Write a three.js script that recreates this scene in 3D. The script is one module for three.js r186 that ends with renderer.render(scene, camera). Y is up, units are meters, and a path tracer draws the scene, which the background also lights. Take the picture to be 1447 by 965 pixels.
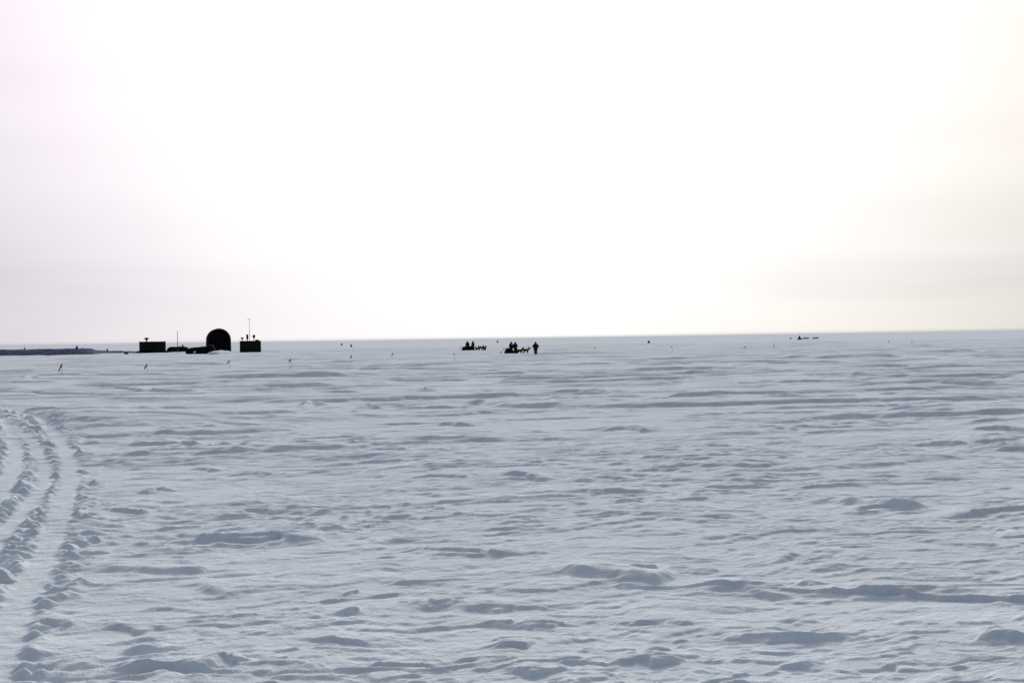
import * as THREE from 'three';
import { mergeGeometries, mergeVertices, toCreasedNormals } from 'three/addons/utils/BufferGeometryUtils.js';
import { MarchingCubes } from 'three/addons/objects/MarchingCubes.js';
import { RoundedBoxGeometry } from 'three/addons/geometries/RoundedBoxGeometry.js';

// ------------------------------------------------------------------ camera, sky, sun, exposure
const W = 1447, H = 965, FPX = 1527, EYE = 2.4;
const scene = new THREE.Scene();
const camera = new THREE.PerspectiveCamera(2 * Math.atan(H / 2 / FPX) * 180 / Math.PI, W / H, 0.1, 60000);
camera.position.set(0, EYE, 0);
camera.rotation.order = 'YXZ';
camera.rotation.set(-Math.atan(4.6 / FPX), 0, -0.867 * Math.PI / 180);
camera.updateMatrixWorld(true);
scene.add(camera);

const renderer = new THREE.WebGLRenderer({ antialias: true });
renderer.setSize(1024, 682);
renderer.toneMapping = THREE.LinearToneMapping;
renderer.toneMappingExposure = 1.7;
renderer.shadowMap.enabled = true;
renderer.shadowMap.type = THREE.PCFSoftShadowMap;

// ---- noise (seeded)
function rng(seed) { let a = seed >>> 0; return () => { a = (a + 0x6D2B79F5) | 0; let t = Math.imul(a ^ (a >>> 15), 1 | a); t = (t + Math.imul(t ^ (t >>> 7), 61 | t)) ^ t; return ((t ^ (t >>> 14)) >>> 0) / 4294967296; }; }
const R0 = rng(20241);
const PERM = new Uint8Array(512); { const p = [...Array(256).keys()]; for (let i = 255; i > 0; i--) { const j = Math.floor(R0() * (i + 1)); [p[i], p[j]] = [p[j], p[i]]; } for (let i = 0; i < 512; i++) PERM[i] = p[i & 255]; }
const GX = new Float64Array(256), GY = new Float64Array(256); for (let i = 0; i < 256; i++) { const a = i / 256 * Math.PI * 2; GX[i] = Math.cos(a); GY[i] = Math.sin(a); }
function noise(x, y, s = 0) {            // gradient noise, about -1 .. 1
  const fx = Math.floor(x), fy = Math.floor(y), dx = x - fx, dy = y - fy;
  const X = (fx + s * 17) & 255, Y = (fy + s * 59) & 255;
  const u = dx * dx * dx * (dx * (dx * 6 - 15) + 10), v = dy * dy * dy * (dy * (dy * 6 - 15) + 10);
  const a = PERM[X] + Y, b = PERM[(X + 1) & 255] + Y;
  const g = (h, px, py) => GX[h] * px + GY[h] * py;
  const n00 = g(PERM[a & 511], dx, dy), n10 = g(PERM[b & 511], dx - 1, dy), n01 = g(PERM[(a + 1) & 511], dx, dy - 1), n11 = g(PERM[(b + 1) & 511], dx - 1, dy - 1);
  return 1.5 * (n00 + u * (n10 - n00) + v * (n01 + u * (n11 - n01) - n00 - u * (n10 - n00)));
}
function fbm(x, y, o, s = 0) { let t = 0, a = 0.5; for (let i = 0; i < o; i++) { t += a * noise(x, y, s + i); x = x * 2.03 + 11.7; y = y * 2.03 + 5.3; a *= 0.5; } return t; }
const clamp = (v, a = 0, b = 1) => Math.min(b, Math.max(a, v));
const sstep = (a, b, v) => { const t = clamp((v - a) / (b - a)); return t * t * (3 - 2 * t); };
const lerp = (a, b, t) => a + (b - a) * t;

// ---- sky: a thin polar overcast with the low sun glowing through it ahead
const SUN_AZ = 1.5 * Math.PI / 180, SUN_EL = 23 * Math.PI / 180;
const sunDir = new THREE.Vector3(Math.sin(SUN_AZ) * Math.cos(SUN_EL), Math.sin(SUN_EL), -Math.cos(SUN_AZ) * Math.cos(SUN_EL));
{
  const SW = 2048, SH = 1024, d = new Float32Array(SW * SH * 4), v = new THREE.Vector3();
  for (let j = 0; j < SH; j++) for (let i = 0; i < SW; i++) {
    const lon = ((i + 0.5) / SW - 0.5) * 2 * Math.PI, lat = ((j + 0.5) / SH - 0.5) * Math.PI;
    v.set(Math.cos(lon) * Math.cos(lat), Math.sin(lat), Math.sin(lon) * Math.cos(lat));
    const g = Math.acos(clamp(v.dot(sunDir), -1, 1));
    const glow = Math.exp(-((g / 0.73) ** 2));
    let L = (0.225 + 1.02 * glow) / 1.58;
    const el = Math.max(0, lat) * 57.3, az = Math.atan2(v.x, -v.z);
    // stretched cloud bands low over the ice
    const n = fbm(az * 3.2 + 40, el * 0.55 + 0.25 * noise(az * 4, el * 0.3, 9), 4, 3);
    const band = Math.exp(-(((el - 2.6) / 3.0) ** 2));
    L *= 1 - (0.075 + 0.13 * n) * band * (1 - 0.8 * Math.exp(-((az / 0.3) ** 2))) - 0.04 * n * (1 - band);
    const warm = Math.sin(az) * 0.5, far = 1 - glow;
    const lf = clamp(-4.6 * warm) * Math.min(far * 1.7, 0.55), rt = clamp(4.6 * warm) * Math.min(far * 1.7, 0.55), nearH = Math.exp(-((el / 1.6) ** 2));
    const r = 1.01 - 0.20 * far * far + 0.03 * rt, gg = 1 - 0.012 * far - 0.16 * lf - 0.09 * rt - 0.004 * nearH, b = 0.985 + 0.16 * far * far - 0.06 * lf - 0.20 * rt - 0.03 * nearH;
    const o = (j * SW + i) * 4; d[o] = L * r; d[o + 1] = L * gg; d[o + 2] = L * b; d[o + 3] = 1;
  }
  const sky = new THREE.DataTexture(d, SW, SH, THREE.RGBAFormat, THREE.FloatType);
  sky.mapping = THREE.EquirectangularReflectionMapping; sky.magFilter = sky.minFilter = THREE.LinearFilter; sky.wrapS = THREE.RepeatWrapping; sky.needsUpdate = true;
  scene.background = sky; scene.environment = sky;
}
const sun = new THREE.DirectionalLight(0xfff3e2, 1.5);
sun.position.copy(sunDir).multiplyScalar(400); sun.castShadow = true; sun.shadow.radius = 20;
sun.shadow.mapSize.set(4096, 4096);
Object.assign(sun.shadow.camera, { left: -320, right: 320, top: 320, bottom: -320, near: 1, far: 1200 });
scene.add(sun, sun.target);

// ------------------------------------------------------------------ pixel (of the 1447 x 965 photograph) -> point on the snow plane
function ground(px, py, y = 0) {
  const v = new THREE.Vector3((px - W / 2) / FPX, -(py - H / 2) / FPX, -1).applyQuaternion(camera.quaternion);
  const t = (y - EYE) / v.y;
  return [v.x * t, v.z * t];
}
// the point at a given forward depth above/below a pixel column: for things whose foot is hidden
function atDepth(px, depth) {
  const hy = 488.9 - 0.01513 * px;
  return ground(px, hy + FPX * EYE / depth);
}

// ------------------------------------------------------------------ snow relief
const WIND = 9 * Math.PI / 180, CW = Math.cos(WIND), SWN = Math.sin(WIND);
const sig = t => t > 8 ? 1 : t < -8 ? 0 : 1 / (1 + Math.exp(-t));
// larger wind-cut ridges seen in the photograph: crest pixels, face height in pixels, hardness, length of the back slope (m)
const RIDGES = [
  [[985, 832], [1120, 834], [1250, 838], [1340, 844], [1447, 850], [1530, 853], 12, 1, 0.9],
  [[735, 809], [840, 814], [945, 824], 14, 0.35, 0.8],
  [[965, 838], [1010, 831], [1045, 828], [1100, 845], 12, 0.6, 0.5],
  [[880, 808], [905, 806], [930, 807], 8, 1, 0.3],
  [[1295, 738], [1370, 731], [1447, 722], [1500, 718], 11, 0.9, 0.9],
  [[1115, 711], [1200, 714], [1310, 724], 13, 0.5, 0.8],
  [[955, 698], [1030, 692], [1075, 690], 8, 0.8, 0.8],
  [[1365, 622], [1400, 620], [1470, 624], 7, 1, 0.8],
  [[1385, 643], [1447, 645], [1490, 645], 8, 1, 0.9],
  [[1080, 619], [1105, 617], [1120, 619], 6, 1, 0.5],
  [[1300, 725], [1250, 722], [1210, 724], 8, .9, .5],
  [[400, 908], [460, 912], [515, 917], [527, 924], 8, 1, 0.6],
  [[545, 780], [600, 779], [660, 785], [722, 791], 7, 1, 0.8],
  [[478, 848], [497, 843], [510, 842], 8, 1, 0.2],
  [[482, 876], [500, 871], [509, 870], 8, 1, 0.2],
  [[590, 860], [605, 858], [622, 862], 7, 0.9, 0.3],
  [[630, 869], [672, 862], [712, 868], 8, 0.5, 0.5],
  [[665, 888], [700, 885], [728, 886], 6, 1, 0.4],
  [[735, 893], [765, 888], [782, 890], 8, 1, 0.4],
  [[690, 921], [725, 916], [748, 917], 11, 1, 0.3],
  [[700, 950], [730, 952], [760, 962], 14, 0.8, 0.5],
  [[835, 881], [900, 879], [985, 882], 4, 1, 0.6],
  [[855, 940], [905, 936], [930, 944], 13, 0.8, 0.4],
  [[770, 938], [820, 941], [860, 942], 7, 1, 0.4],
  [[985, 902], [1060, 898], [1110, 899], 5, 0.7, 0.7],
  [[120, 729], [160, 726], [205, 729], 9, 1, 0.6],
  [[220, 769], [320, 766], [385, 761], [425, 768], 7, 0.9, 0.9],
  [[-20, 891], [50, 891], [105, 893], 7, 1, 0.5],
  [[130, 897], [165, 893], [198, 902], 8, 1, 0.3],
  [[155, 936], [195, 929], [235, 934], 14, 0.9, 0.4],
  [[120, 962], [180, 959], [240, 955], [300, 958], 20, 0.9, 0.5],
  [[303, 948], [315, 940], [333, 949], 13, 1, 0.2],
  [[40, 812], [150, 806], [300, 811], 9, 0.45, 0.6],
  [[255, 838], [285, 834], [332, 848], 11, 0.5, 0.5],
  [[130, 633], [180, 630], [235, 628], [282, 633], 8, 1, 1.0],
  [[145, 646], [250, 644], [350, 646], 4, 1, 1.0],
  [[285, 643], [305, 638], [318, 640], 6, 1, 0.5],
  [[60, 558], [160, 555], [225, 558], [290, 557], 5, 1, 1.5],
  [[255, 667], [280, 664], [300, 668], 6, 1, 0.5],
  [[300, 675], [350, 672], [388, 673], 5, 1, 0.6],
  [[420, 580], [440, 573], [455, 576], 8, 1, 0.6],
  [[508, 581], [520, 577], [530, 579], 7, 1, 0.6],
  [[550, 556], [590, 553], [625, 557], 7, 1, 0.8],
  [[608, 604], [630, 600], [650, 603], 7, 1, 0.8],
  [[500, 645], [540, 643], [577, 643], 5, 1, 0.6],
  [[560, 681], [610, 678], [665, 680], 5, 0.8, 0.6],
  [[697, 681], [730, 678], [768, 684], 8, 0.9, 0.6],
  [[835, 619], [880, 615], [915, 618], 7, 0.9, 0.9],
  [[200, 699], [225, 694], [232, 696], 7, 1, 0.4],
  [[30, 541], [40, 537], [52, 539], 7, 1, 0.6],
  [[1385, 907], [1410, 901], [1432, 906], 11, 0.9, 0.3],
  [[1245, 945], [1265, 943], [1275, 948], 8, 0.9, 0.3],
  [[1120, 828], [1145, 824], [1150, 827], 5, 1, 0.3],
];
const ridges = RIDGES.map((r, k) => {
  const back = r[r.length - 1], hard = r[r.length - 2], hp = r[r.length - 3], pts = new THREE.SplineCurve(r.slice(0, -3).map(p => new THREE.Vector2(...ground(p[0], p[1])))).getPoints(14).map(p => [p.x, p.y]);
  const mid = pts[pts.length >> 1], dist = Math.hypot(mid[0], mid[1]), h = clamp(hp * dist / FPX * 0.78, 0.02, 0.16);
  const seg = []; let len = 0;
  for (let i = 0; i + 1 < pts.length; i++) { const l = Math.hypot(pts[i + 1][0] - pts[i][0], pts[i + 1][1] - pts[i][1]); seg.push([pts[i], pts[i + 1], len, l]); len += l; }
  const xs = pts.map(p => p[0]), zs = pts.map(p => p[1]), m = back * 2 + 0.6;
  return { seg, len, h, hard, back, k, x0: Math.min(...xs) - m, x1: Math.max(...xs) + m, z0: Math.min(...zs) - m, z1: Math.max(...zs) + m };
});
function ridgeAt(rd, x, z, res) {
  let best = 1e9, bs = 0, bt = 0;
  for (const [a, b, l0, l] of rd.seg) {
    const dx = b[0] - a[0], dz = b[1] - a[1], t = clamp(((x - a[0]) * dx + (z - a[1]) * dz) / (l * l));
    const px = x - a[0] - dx * t, pz = z - a[1] - dz * t, d2 = px * px + pz * pz;
    if (d2 < best) { best = d2; bt = (l0 + t * l) / rd.len; let sgn = Math.sign(dx * pz - dz * px) || 1; if (dx < 0) sgn = -sgn; bs = Math.sqrt(d2) * sgn; }
  }
  const s = bs + (0.5 * rd.h * fbm(x * 2.6 + rd.k * 3, z * 3, 4, 21) + 0.02 * noise(x * 6, z * 6, 22)) * (0.3 + rd.hard);
  const taper = sstep(0, 0.5, bt) * (1 - sstep(0.9, 1, bt));
  const w = Math.max(rd.h * lerp(4.2, 0.5, rd.hard), res * 1.2);
  const prof = s > 0 ? 1 - sstep(0, w, s) : Math.exp(-((s / rd.back) ** 2) * 4);
  return rd.h * taper * prof * (0.85 + 0.3 * noise(x * 1.7, z * 1.7, rd.k) + 0.15 * noise(x * 5, z * 5, rd.k + 9));
}
// vehicle track running past the left of the camera
const TRACK = [[-30, 1010], [20, 870], [62, 790], [84, 730], [96, 690], [97, 655], [84, 625], [55, 600], [10, 580], [-70, 563], [-190, 551]].map(p => ground(p[0], p[1]));
const TRACK2 = [[-60, 760], [-2, 705], [20, 665], [21, 635], [12, 608], [-20, 588], [-90, 570]].map(p => ground(p[0], p[1]));
const TRACK3 = [[-30, 800], [40, 720], [60, 690], [62, 660], [48, 630], [15, 605], [-40, 585]].map(p => ground(p[0], p[1]));
function lineDist(L, x, z) { let best = 1e9, side = 1; for (let i = 0; i + 1 < L.length; i++) { const a = L[i], b = L[i + 1], dx = b[0] - a[0], dz = b[1] - a[1], t = clamp(((x - a[0]) * dx + (z - a[1]) * dz) / (dx * dx + dz * dz)); const px = x - a[0] - dx * t, pz = z - a[1] - dz * t, d = px * px + pz * pz; if (d < best) { best = d; side = Math.sign(dx * pz - dz * px) || 1; } } return Math.sqrt(best) * side; }

function snow(x, z, res = 0.02) {
  const r = Math.hypot(x, z);
  const u = x * CW - z * SWN, v = x * SWN + z * CW;                 // along / across the wind
  const fade = lam => sstep(1.6, 3.6, lam / res);
  let h = 0;
  h += 0.16 * fbm(u / 46, v / 26, 2, 1) * sstep(2, 30, r);
  h += 0.07 * fbm(u / 9, v / 4.2, 3, 4);
  const wu = u + 0.5 * noise(u / 2.2, v / 2.2, 40), wv = v + 0.26 * noise(u / 1.6, v / 1.1, 41) + 0.09 * noise(u / .42, v / .3, 42) + 0.035 * noise(u / .13, v / .11, 43);
  const patch = 0.5 + 0.9 * fbm(u / 13 + 3, v / 7, 2, 50);           // rougher and smoother fields
  const rough = clamp(patch, 0, 1.2);
  const layer = (lu, lv, amp, thr, w, s) => { const f = fade(lv); if (f <= 0) return 0; const n = noise(wu / lu, wv / lv, s) + 0.45 * noise(wu / lu * 2.3, wv / lv * 2.3, s + 1); return f * amp * sig((n - thr) / Math.max(w, 0.5 * res / lv)) * (0.55 + 0.45 * n); };
  const away = 0.25 + 0.75 * sstep(14, 40, r), crust = 0.3 + 0.75 * sstep(0.25, 0.75, rough);
  h += layer(30, 9, 0.26, 0.22, 0.04, 60) * away;
  h += layer(13, 3.8, 0.20, 0.28, 0.03, 62) * away;
  h += layer(6.0, 1.8, 0.11, 0.42, 0.02, 64) * (0.1 + 0.9 * away) * (0.5 + 0.5 * rough);
  h += layer(2.6, 0.80, 0.046, 0.44, 0.016, 66) * (0.3 + 0.7 * crust);
  h += layer(1.25, 0.38, 0.039, 0.37, 0.016, 68) * (0.2 + 0.8 * crust);
  h += layer(0.62, 0.19, 0.031, 0.31, 0.02, 70) * (0.2 + 0.9 * crust);
  h += layer(0.30, 0.10, 0.024, 0.31, 0.028, 74) * crust;
  h += layer(0.14, 0.06, 0.012, 0.38, 0.06, 82) * crust;
  h += 0.012 * fade(0.3) * fbm(wu / 1.6, v / 0.32, 3, 72);
  const lump = sstep(0.12, 0.5, fbm(u / 3.1 + 9, v / 1.3, 2, 76)) * rough;
  if (lump > 0) h += 0.075 * lump * fade(0.2) * Math.abs(noise(u / 0.32, v / 0.2, 78) + 0.5 * noise(u / 0.14, v / 0.1, 79));
  for (const rd of ridges) if (x > rd.x0 && x < rd.x1 && z > rd.z0 && z < rd.z1) h += ridgeAt(rd, x, z, res);
  // churned ground beside the tracks and the pressed ruts themselves
  if (x < -1.5 && z > -75 && z < 8) {
    const d = lineDist(TRACK, x, z), inside = 1 - sstep(-0.05, 0.7, d + 0.6 * fbm(x * .9, z * .9, 3, 90));
    if (inside > 0) {
      const k1 = Math.abs(d), k2 = Math.abs(lineDist(TRACK2, x, z)), k3 = Math.abs(lineDist(TRACK3, x, z));
      const wr = 0.11 + 0.04 * noise(x * .8, z * .8, 91);
      const rut = Math.max(1 - sstep(wr * .7, wr + .13, k1), 1 - sstep(wr * .7, wr + .13, k2), 0.8 * (1 - sstep(wr * .5, wr + .1, k3)));
      const clods = Math.abs(fbm(x / .5, z / .34, 3, 92)) * 0.20 + Math.max(0, noise(x / .15, z / .11, 95)) * 0.06 + sig((noise(x / .36, z / .22, 98) - 0.15) / 0.06) * 0.06;
      const cut = -0.02 + clods * fade(0.3);
      h = lerp(h, h * 0.45 + cut, inside * (1 - rut));
      h = lerp(h, h * 0.35 + 0.03 + 0.006 * noise(x * 6, z * 6, 96), rut);
    }
  }
  return h;
}

function makeGround() {
  // one polar sheet: fine where the photograph looks, coarser round about, out to the horizon
  const ang = []; const half = 33 * Math.PI / 180, NA = 580;
  for (let i = 0; i <= NA; i++) ang.push(-half + 2 * half * i / NA);
  const NC = 60; for (let i = 1; i < NC; i++) ang.push(half + (2 * Math.PI - 2 * half) * i / NC);
  const A = ang.length, rad = [];
  let r = 0.7; while (r < 4.5) { rad.push(r); r *= 1.05; }
  while (r < 330) { rad.push(r); r *= 1 + lerp(0.0021, 0.0038, sstep(16, 200, r)); }
  while (r < 2500) { rad.push(r); r *= 1.018; }
  while (r < 45000) { rad.push(r); r *= 1.16; }
  const N = rad.length, pos = new Float32Array((A * N + 1) * 3), uv = new Float32Array((A * N + 1) * 2);
  const sa = ang.map(Math.sin), ca = ang.map(Math.cos);
  for (let j = 0; j < N; j++) {
    const rr = rad[j], dr = j + 1 < N ? rad[j + 1] - rr : rr;
    for (let i = 0; i < A; i++) {
      const o = j * A + i, x = sa[i] * rr, z = -ca[i] * rr;
      const res = i <= NA ? dr : Math.max(dr, rr * 0.06);
      pos[o * 3] = x; pos[o * 3 + 2] = z; pos[o * 3 + 1] = rr < 5000 ? snow(x, z, res) : 0;
      uv[o * 2] = x; uv[o * 2 + 1] = z;
    }
  }
  const idx = new Uint32Array(((N - 1) * A * 2 + A) * 3); let k = 0;
  for (let j = 0; j + 1 < N; j++) for (let i = 0; i < A; i++) {
    const i2 = (i + 1) % A, a = j * A + i, b = j * A + i2, c = a + A, d = b + A;
    idx[k++] = a; idx[k++] = b; idx[k++] = d; idx[k++] = a; idx[k++] = d; idx[k++] = c;
  }
  const cI = A * N; pos[cI * 3 + 1] = 0;
  for (let i = 0; i < A; i++) { idx[k++] = cI; idx[k++] = (i + 1) % A; idx[k++] = i; }
  const g = new THREE.BufferGeometry();
  g.setAttribute('position', new THREE.BufferAttribute(pos, 3)); g.setAttribute('uv', new THREE.BufferAttribute(uv, 2)); g.setIndex(new THREE.BufferAttribute(idx, 1));
  g.computeVertexNormals();
  console.log('ground tris', k / 3, 'rows', N, 'cols', A);
  return g;
}

// tiling noise textures for the snow crust
function tileTex(n, f, srgb) {
  const d = new Uint8Array(n * n * 4);
  for (let j = 0; j < n; j++) for (let i = 0; i < n; i++) { const c = f(i / n, j / n), o = (j * n + i) * 4; d[o] = c[0]; d[o + 1] = c[1]; d[o + 2] = c[2]; d[o + 3] = 255; }
  const t = new THREE.DataTexture(d, n, n, THREE.RGBAFormat); t.wrapS = t.wrapT = THREE.RepeatWrapping; t.magFilter = THREE.LinearFilter; t.minFilter = THREE.LinearMipmapLinearFilter; t.generateMipmaps = true;
  if (srgb) t.colorSpace = THREE.SRGBColorSpace; t.needsUpdate = true; return t;
}
function tnoise(x, y, per, s) {   // periodic value noise
  const h = (a, b) => PERM[(PERM[(((a % per) + per) % per + s * 31) & 255] + (((b % per) + per) % per)) & 511] / 255;
  const fx = Math.floor(x), fy = Math.floor(y), u = x - fx, v = y - fy, uu = u * u * (3 - 2 * u), vv = v * v * (3 - 2 * v);
  return lerp(lerp(h(fx, fy), h(fx + 1, fy), uu), lerp(h(fx, fy + 1), h(fx + 1, fy + 1), uu), vv);
}
const RG = rng(77);
const bumpT = tileTex(1024, (a, b) => { const t = 0.34 * tnoise(a * 32, b * 32, 32, 1) + 0.3 * tnoise(a * 90, b * 90, 90, 2) + 0.2 * tnoise(a * 220, b * 220, 220, 3) + 0.16 * RG(); const c = clamp(t) * 255; return [c, c, c]; });
bumpT.repeat.set(0.42, 0.42);
const RG2 = rng(78);
const snowT = tileTex(1024, (a, b) => { const t = 0.5 * tnoise(a * 17, b * 17, 17, 5) + 0.3 * tnoise(a * 70, b * 70, 70, 6) + 0.2 * RG2(); const k = 0.955 + 0.09 * (t - 0.5); return [224 * k, 234 * k, 246 * k]; }, true);
snowT.repeat.set(0.13, 0.13);
const M = {};
M.snow = new THREE.MeshPhysicalMaterial({ map: snowT, bumpMap: bumpT, bumpScale: 0.012, roughness: 1, specularIntensity: 0.0 });

function tag(o, label, category, group) { o.userData.label = label; o.userData.category = category; if (group) o.userData.group = group; return o; }
function shadow(o) { o.traverse(m => { if (m.isMesh) { m.castShadow = true; m.receiveShadow = true; } }); return o; }

const groundMesh = new THREE.Mesh(makeGround(), M.snow);
groundMesh.name = 'snow_ground'; groundMesh.userData = { kind: 'structure', label: 'wide wind-carved snow plain with low sastrugi ridges and vehicle tracks' };
scene.add(shadow(groundMesh));
// ------------------------------------------------------------------ materials
const speck = tileTex(256, (a, b) => { const t = 0.5 * tnoise(a * 8, b * 8, 8, 11) + 0.3 * tnoise(a * 32, b * 32, 32, 12) + 0.2 * tnoise(a * 128, b * 128, 128, 13); const c = 255 * (0.72 + 0.28 * t); return [c, c, c]; }, true);
speck.repeat.set(0.7, 0.7);
const mat = (r, g, b, rough = 0.8, metal = 0) => { const m = new THREE.MeshPhysicalMaterial({ roughness: rough, metalness: metal, map: speck, specularIntensity: 0.25 }); m.color.setRGB(r, g, b); return m; };
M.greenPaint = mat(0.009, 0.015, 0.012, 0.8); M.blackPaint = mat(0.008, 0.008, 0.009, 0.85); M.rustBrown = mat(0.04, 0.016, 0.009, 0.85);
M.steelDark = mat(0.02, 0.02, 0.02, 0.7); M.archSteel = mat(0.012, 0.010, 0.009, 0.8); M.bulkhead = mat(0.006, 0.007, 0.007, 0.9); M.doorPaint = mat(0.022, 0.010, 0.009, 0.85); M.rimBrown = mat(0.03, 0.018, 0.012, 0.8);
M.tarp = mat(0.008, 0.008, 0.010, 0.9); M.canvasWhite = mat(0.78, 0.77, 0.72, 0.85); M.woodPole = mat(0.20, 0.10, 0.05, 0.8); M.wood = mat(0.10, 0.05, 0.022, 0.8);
M.bamboo = mat(0.10, 0.075, 0.05, 0.8); M.redCloth = new THREE.MeshPhysicalMaterial({ color: new THREE.Color().setRGB(0.62, 0.06, 0.03), roughness: 1, transmission: 0.4, thickness: 0 }); M.yellowCloth = mat(0.36, 0.20, 0.03, 0.85); M.rope = mat(0.05, 0.045, 0.035, 0.9);
M.skin = mat(0.45, 0.26, 0.18, 0.6); M.parkaBlack = mat(0.014, 0.015, 0.018, 0.9); M.parkaGreen = mat(0.018, 0.022, 0.018, 0.9); M.parkaRed = mat(0.10, 0.010, 0.010, 0.9);
M.trousers = mat(0.02, 0.014, 0.022, 0.9); M.plumTrousers = mat(0.05, 0.032, 0.055, 0.9); M.boot = mat(0.06, 0.05, 0.06, 0.85); M.glove = mat(0.02, 0.018, 0.016, 0.8); M.drumRed = mat(0.06, 0.008, 0.006, 0.6); M.drumBlack = mat(0.016, 0.014, 0.014, 0.6);
const mottleT = tileTex(512, (a, b) => { const t = clamp(0.15 + 1.1 * (0.45 * tnoise(a * 24, b * 24, 24, 31) + 0.35 * tnoise(a * 90, b * 90, 90, 32) + 0.2 * tnoise(a * 256, b * 256, 256, 33)) - 0.25); const k = t * t; return [92 + 80 * k, 90 + 84 * k, 122 + 76 * k]; }, true);
mottleT.repeat.set(0.11, 0.11);
M.mottledSnow = new THREE.MeshPhysicalMaterial({ map: mottleT, bumpMap: bumpT, bumpScale: 0.02, roughness: 1, specularIntensity: 0 });  // mottled grey-violet berm snow, coloured darker than the plain snow
M.grey = mat(0.22, 0.21, 0.20, 0.6);

// ------------------------------------------------------------------ helpers
const counts = {};
function uniqueName(n) { const k = counts[n] = (counts[n] ?? -1) + 1; return k ? `${n}_${String(k).padStart(3, '0')}` : n; }
const gy = (x, z) => snow(x, z, Math.hypot(x, z) * 0.006);
function thing(name, label, category, [x, z], turn = 0, group, lift = 0) {
  const o = new THREE.Group(); o.name = uniqueName(name); o.position.set(x, gy(x, z) + lift, z); o.rotation.y = turn; scene.add(o);
  return tag(o, label, category, group);
}
function part(parent, name, geo, m) { const o = new THREE.Mesh(geo, m); o.name = name; parent.add(o); return o; }
function T(g, x = 0, y = 0, z = 0, rx = 0, ry = 0, rz = 0) { g.rotateX(rx); g.rotateY(ry); g.rotateZ(rz); g.translate(x, y, z); return g; }
const box = (w, h, d, x, y, z, r = 0.02) => T(new RoundedBoxGeometry(w, h, d, 2, Math.min(r, w / 2.1, h / 2.1, d / 2.1)), x, y, z);
const cyl = (r0, r1, h, x, y, z, n = 16) => T(new THREE.CylinderGeometry(r1, r0, h, n), x, y + h / 2, z);
const merge = gs => mergeGeometries(gs.map(g => { const q = g.index ? g.toNonIndexed() : g; for (const k of Object.keys(q.attributes)) if (!['position', 'normal', 'uv'].includes(k)) q.deleteAttribute(k); return q; }));
const tube = (pts, r, n = 24, s = 8) => new THREE.TubeGeometry(new THREE.CatmullRomCurve3(pts.map(p => new THREE.Vector3(...p))), n, r, s);
const lathe = (pts, n = 20) => new THREE.LatheGeometry(pts.map(p => new THREE.Vector2(...p)), n);
// a corrugated upright panel: width along x, height along y, ribs standing proud along +z
function corrugated(w, h, ribs, depth, th = 0.04) {
  const s = new THREE.Shape(); s.moveTo(-w / 2, -th);
  const step = w / ribs;
  s.lineTo(-w / 2, 0);
  for (let i = 0; i < ribs; i++) { const x = -w / 2 + i * step; s.lineTo(x + step * 0.15, 0); s.lineTo(x + step * 0.3, depth); s.lineTo(x + step * 0.7, depth); s.lineTo(x + step * 0.85, 0); }
  s.lineTo(w / 2, 0); s.lineTo(w / 2, -th);
  const g = new THREE.ExtrudeGeometry(s, { depth: h, bevelEnabled: false }); g.rotateX(-Math.PI / 2);   // x stays, shape y -> -z, depth -> y
  g.rotateY(Math.PI);
  return g;
}
// drift or berm: a heaped strip of snow along a line of ground points
function heap(name, label, pts, width, height, seed, m, nL = 160, nW = 28, power = 1) {
  const curve = new THREE.CatmullRomCurve3(pts.map(p => new THREE.Vector3(p[0], 0, p[1])));
  const pos = [], uv = [], idx = [];
  for (let i = 0; i <= nL; i++) {
    const t = i / nL, c = curve.getPointAt(t), d = curve.getTangentAt(t), nx = -d.z, nz = d.x;
    const end = Math.pow(Math.sin(Math.PI * clamp(t, 0.001, 0.999)), 0.28);
    for (let j = 0; j <= nW; j++) {
      const s = j / nW * 2 - 1, wob = 1 + 0.25 * noise(t * 9, s, seed);
      const x = c.x + nx * s * width * wob, z = c.z + nz * s * width * wob;
      const prof = Math.pow(Math.max(0, 1 - s * s), power);
      const hh = height(t) * end * prof * (1 + 0.16 * fbm(x * 0.3, z * 0.9, 3, seed + 4)) + 0.12 * prof * fbm(x * 2.2, z * 2.2, 3, seed + 7);
      pos.push(x, gy(x, z) - 0.12 + Math.max(0, hh) + 0.02 * prof, z); uv.push(x, z);
      if (i < nL && j < nW) { const a = i * (nW + 1) + j, b = a + 1, e = a + nW + 1, f = e + 1; idx.push(a, e, b, b, e, f); }
    }
  }
  const g = new THREE.BufferGeometry(); g.setAttribute('position', new THREE.Float32BufferAttribute(pos, 3)); g.setAttribute('uv', new THREE.Float32BufferAttribute(uv, 2)); g.setIndex(idx); g.computeVertexNormals();
  const n = g.attributes.normal; let up = 0; for (let i = 0; i < n.count; i++) up += n.getY(i); if (up < 0) { g.setIndex(idx.map((_, i) => idx[i - i % 3 + 2 - i % 3])); g.computeVertexNormals(); }
  const o = new THREE.Mesh(g, m); o.name = uniqueName(name); o.userData = { kind: 'structure', label }; scene.add(o); return o;
}

// ------------------------------------------------------------------ the snow-covered berm and the drift at the arch
heap('snow_berm', 'long low ploughed berm of dark mottled snow running up to the long cabin', [[-120, 505], [-40, 504], [40, 503], [110, 502], [150, 500.5], [200, 499.5]].map(p => ground(p[0], p[1])), 2.6, t => lerp(1.6, 1.3, sstep(0.6, 0.85, t)), 120, M.mottledSnow, 420, 26, 0.8);
heap('snow_drift', 'smooth white snow drift heaped against the arch mouth', [[301, 502], [309, 501.5], [318, 501], [326, 500.5]].map(p => ground(p[0], p[1])), 1.5, t => 1.05 * (1 - 0.55 * t), 130, M.snow, 60, 24, 0.8);

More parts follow.
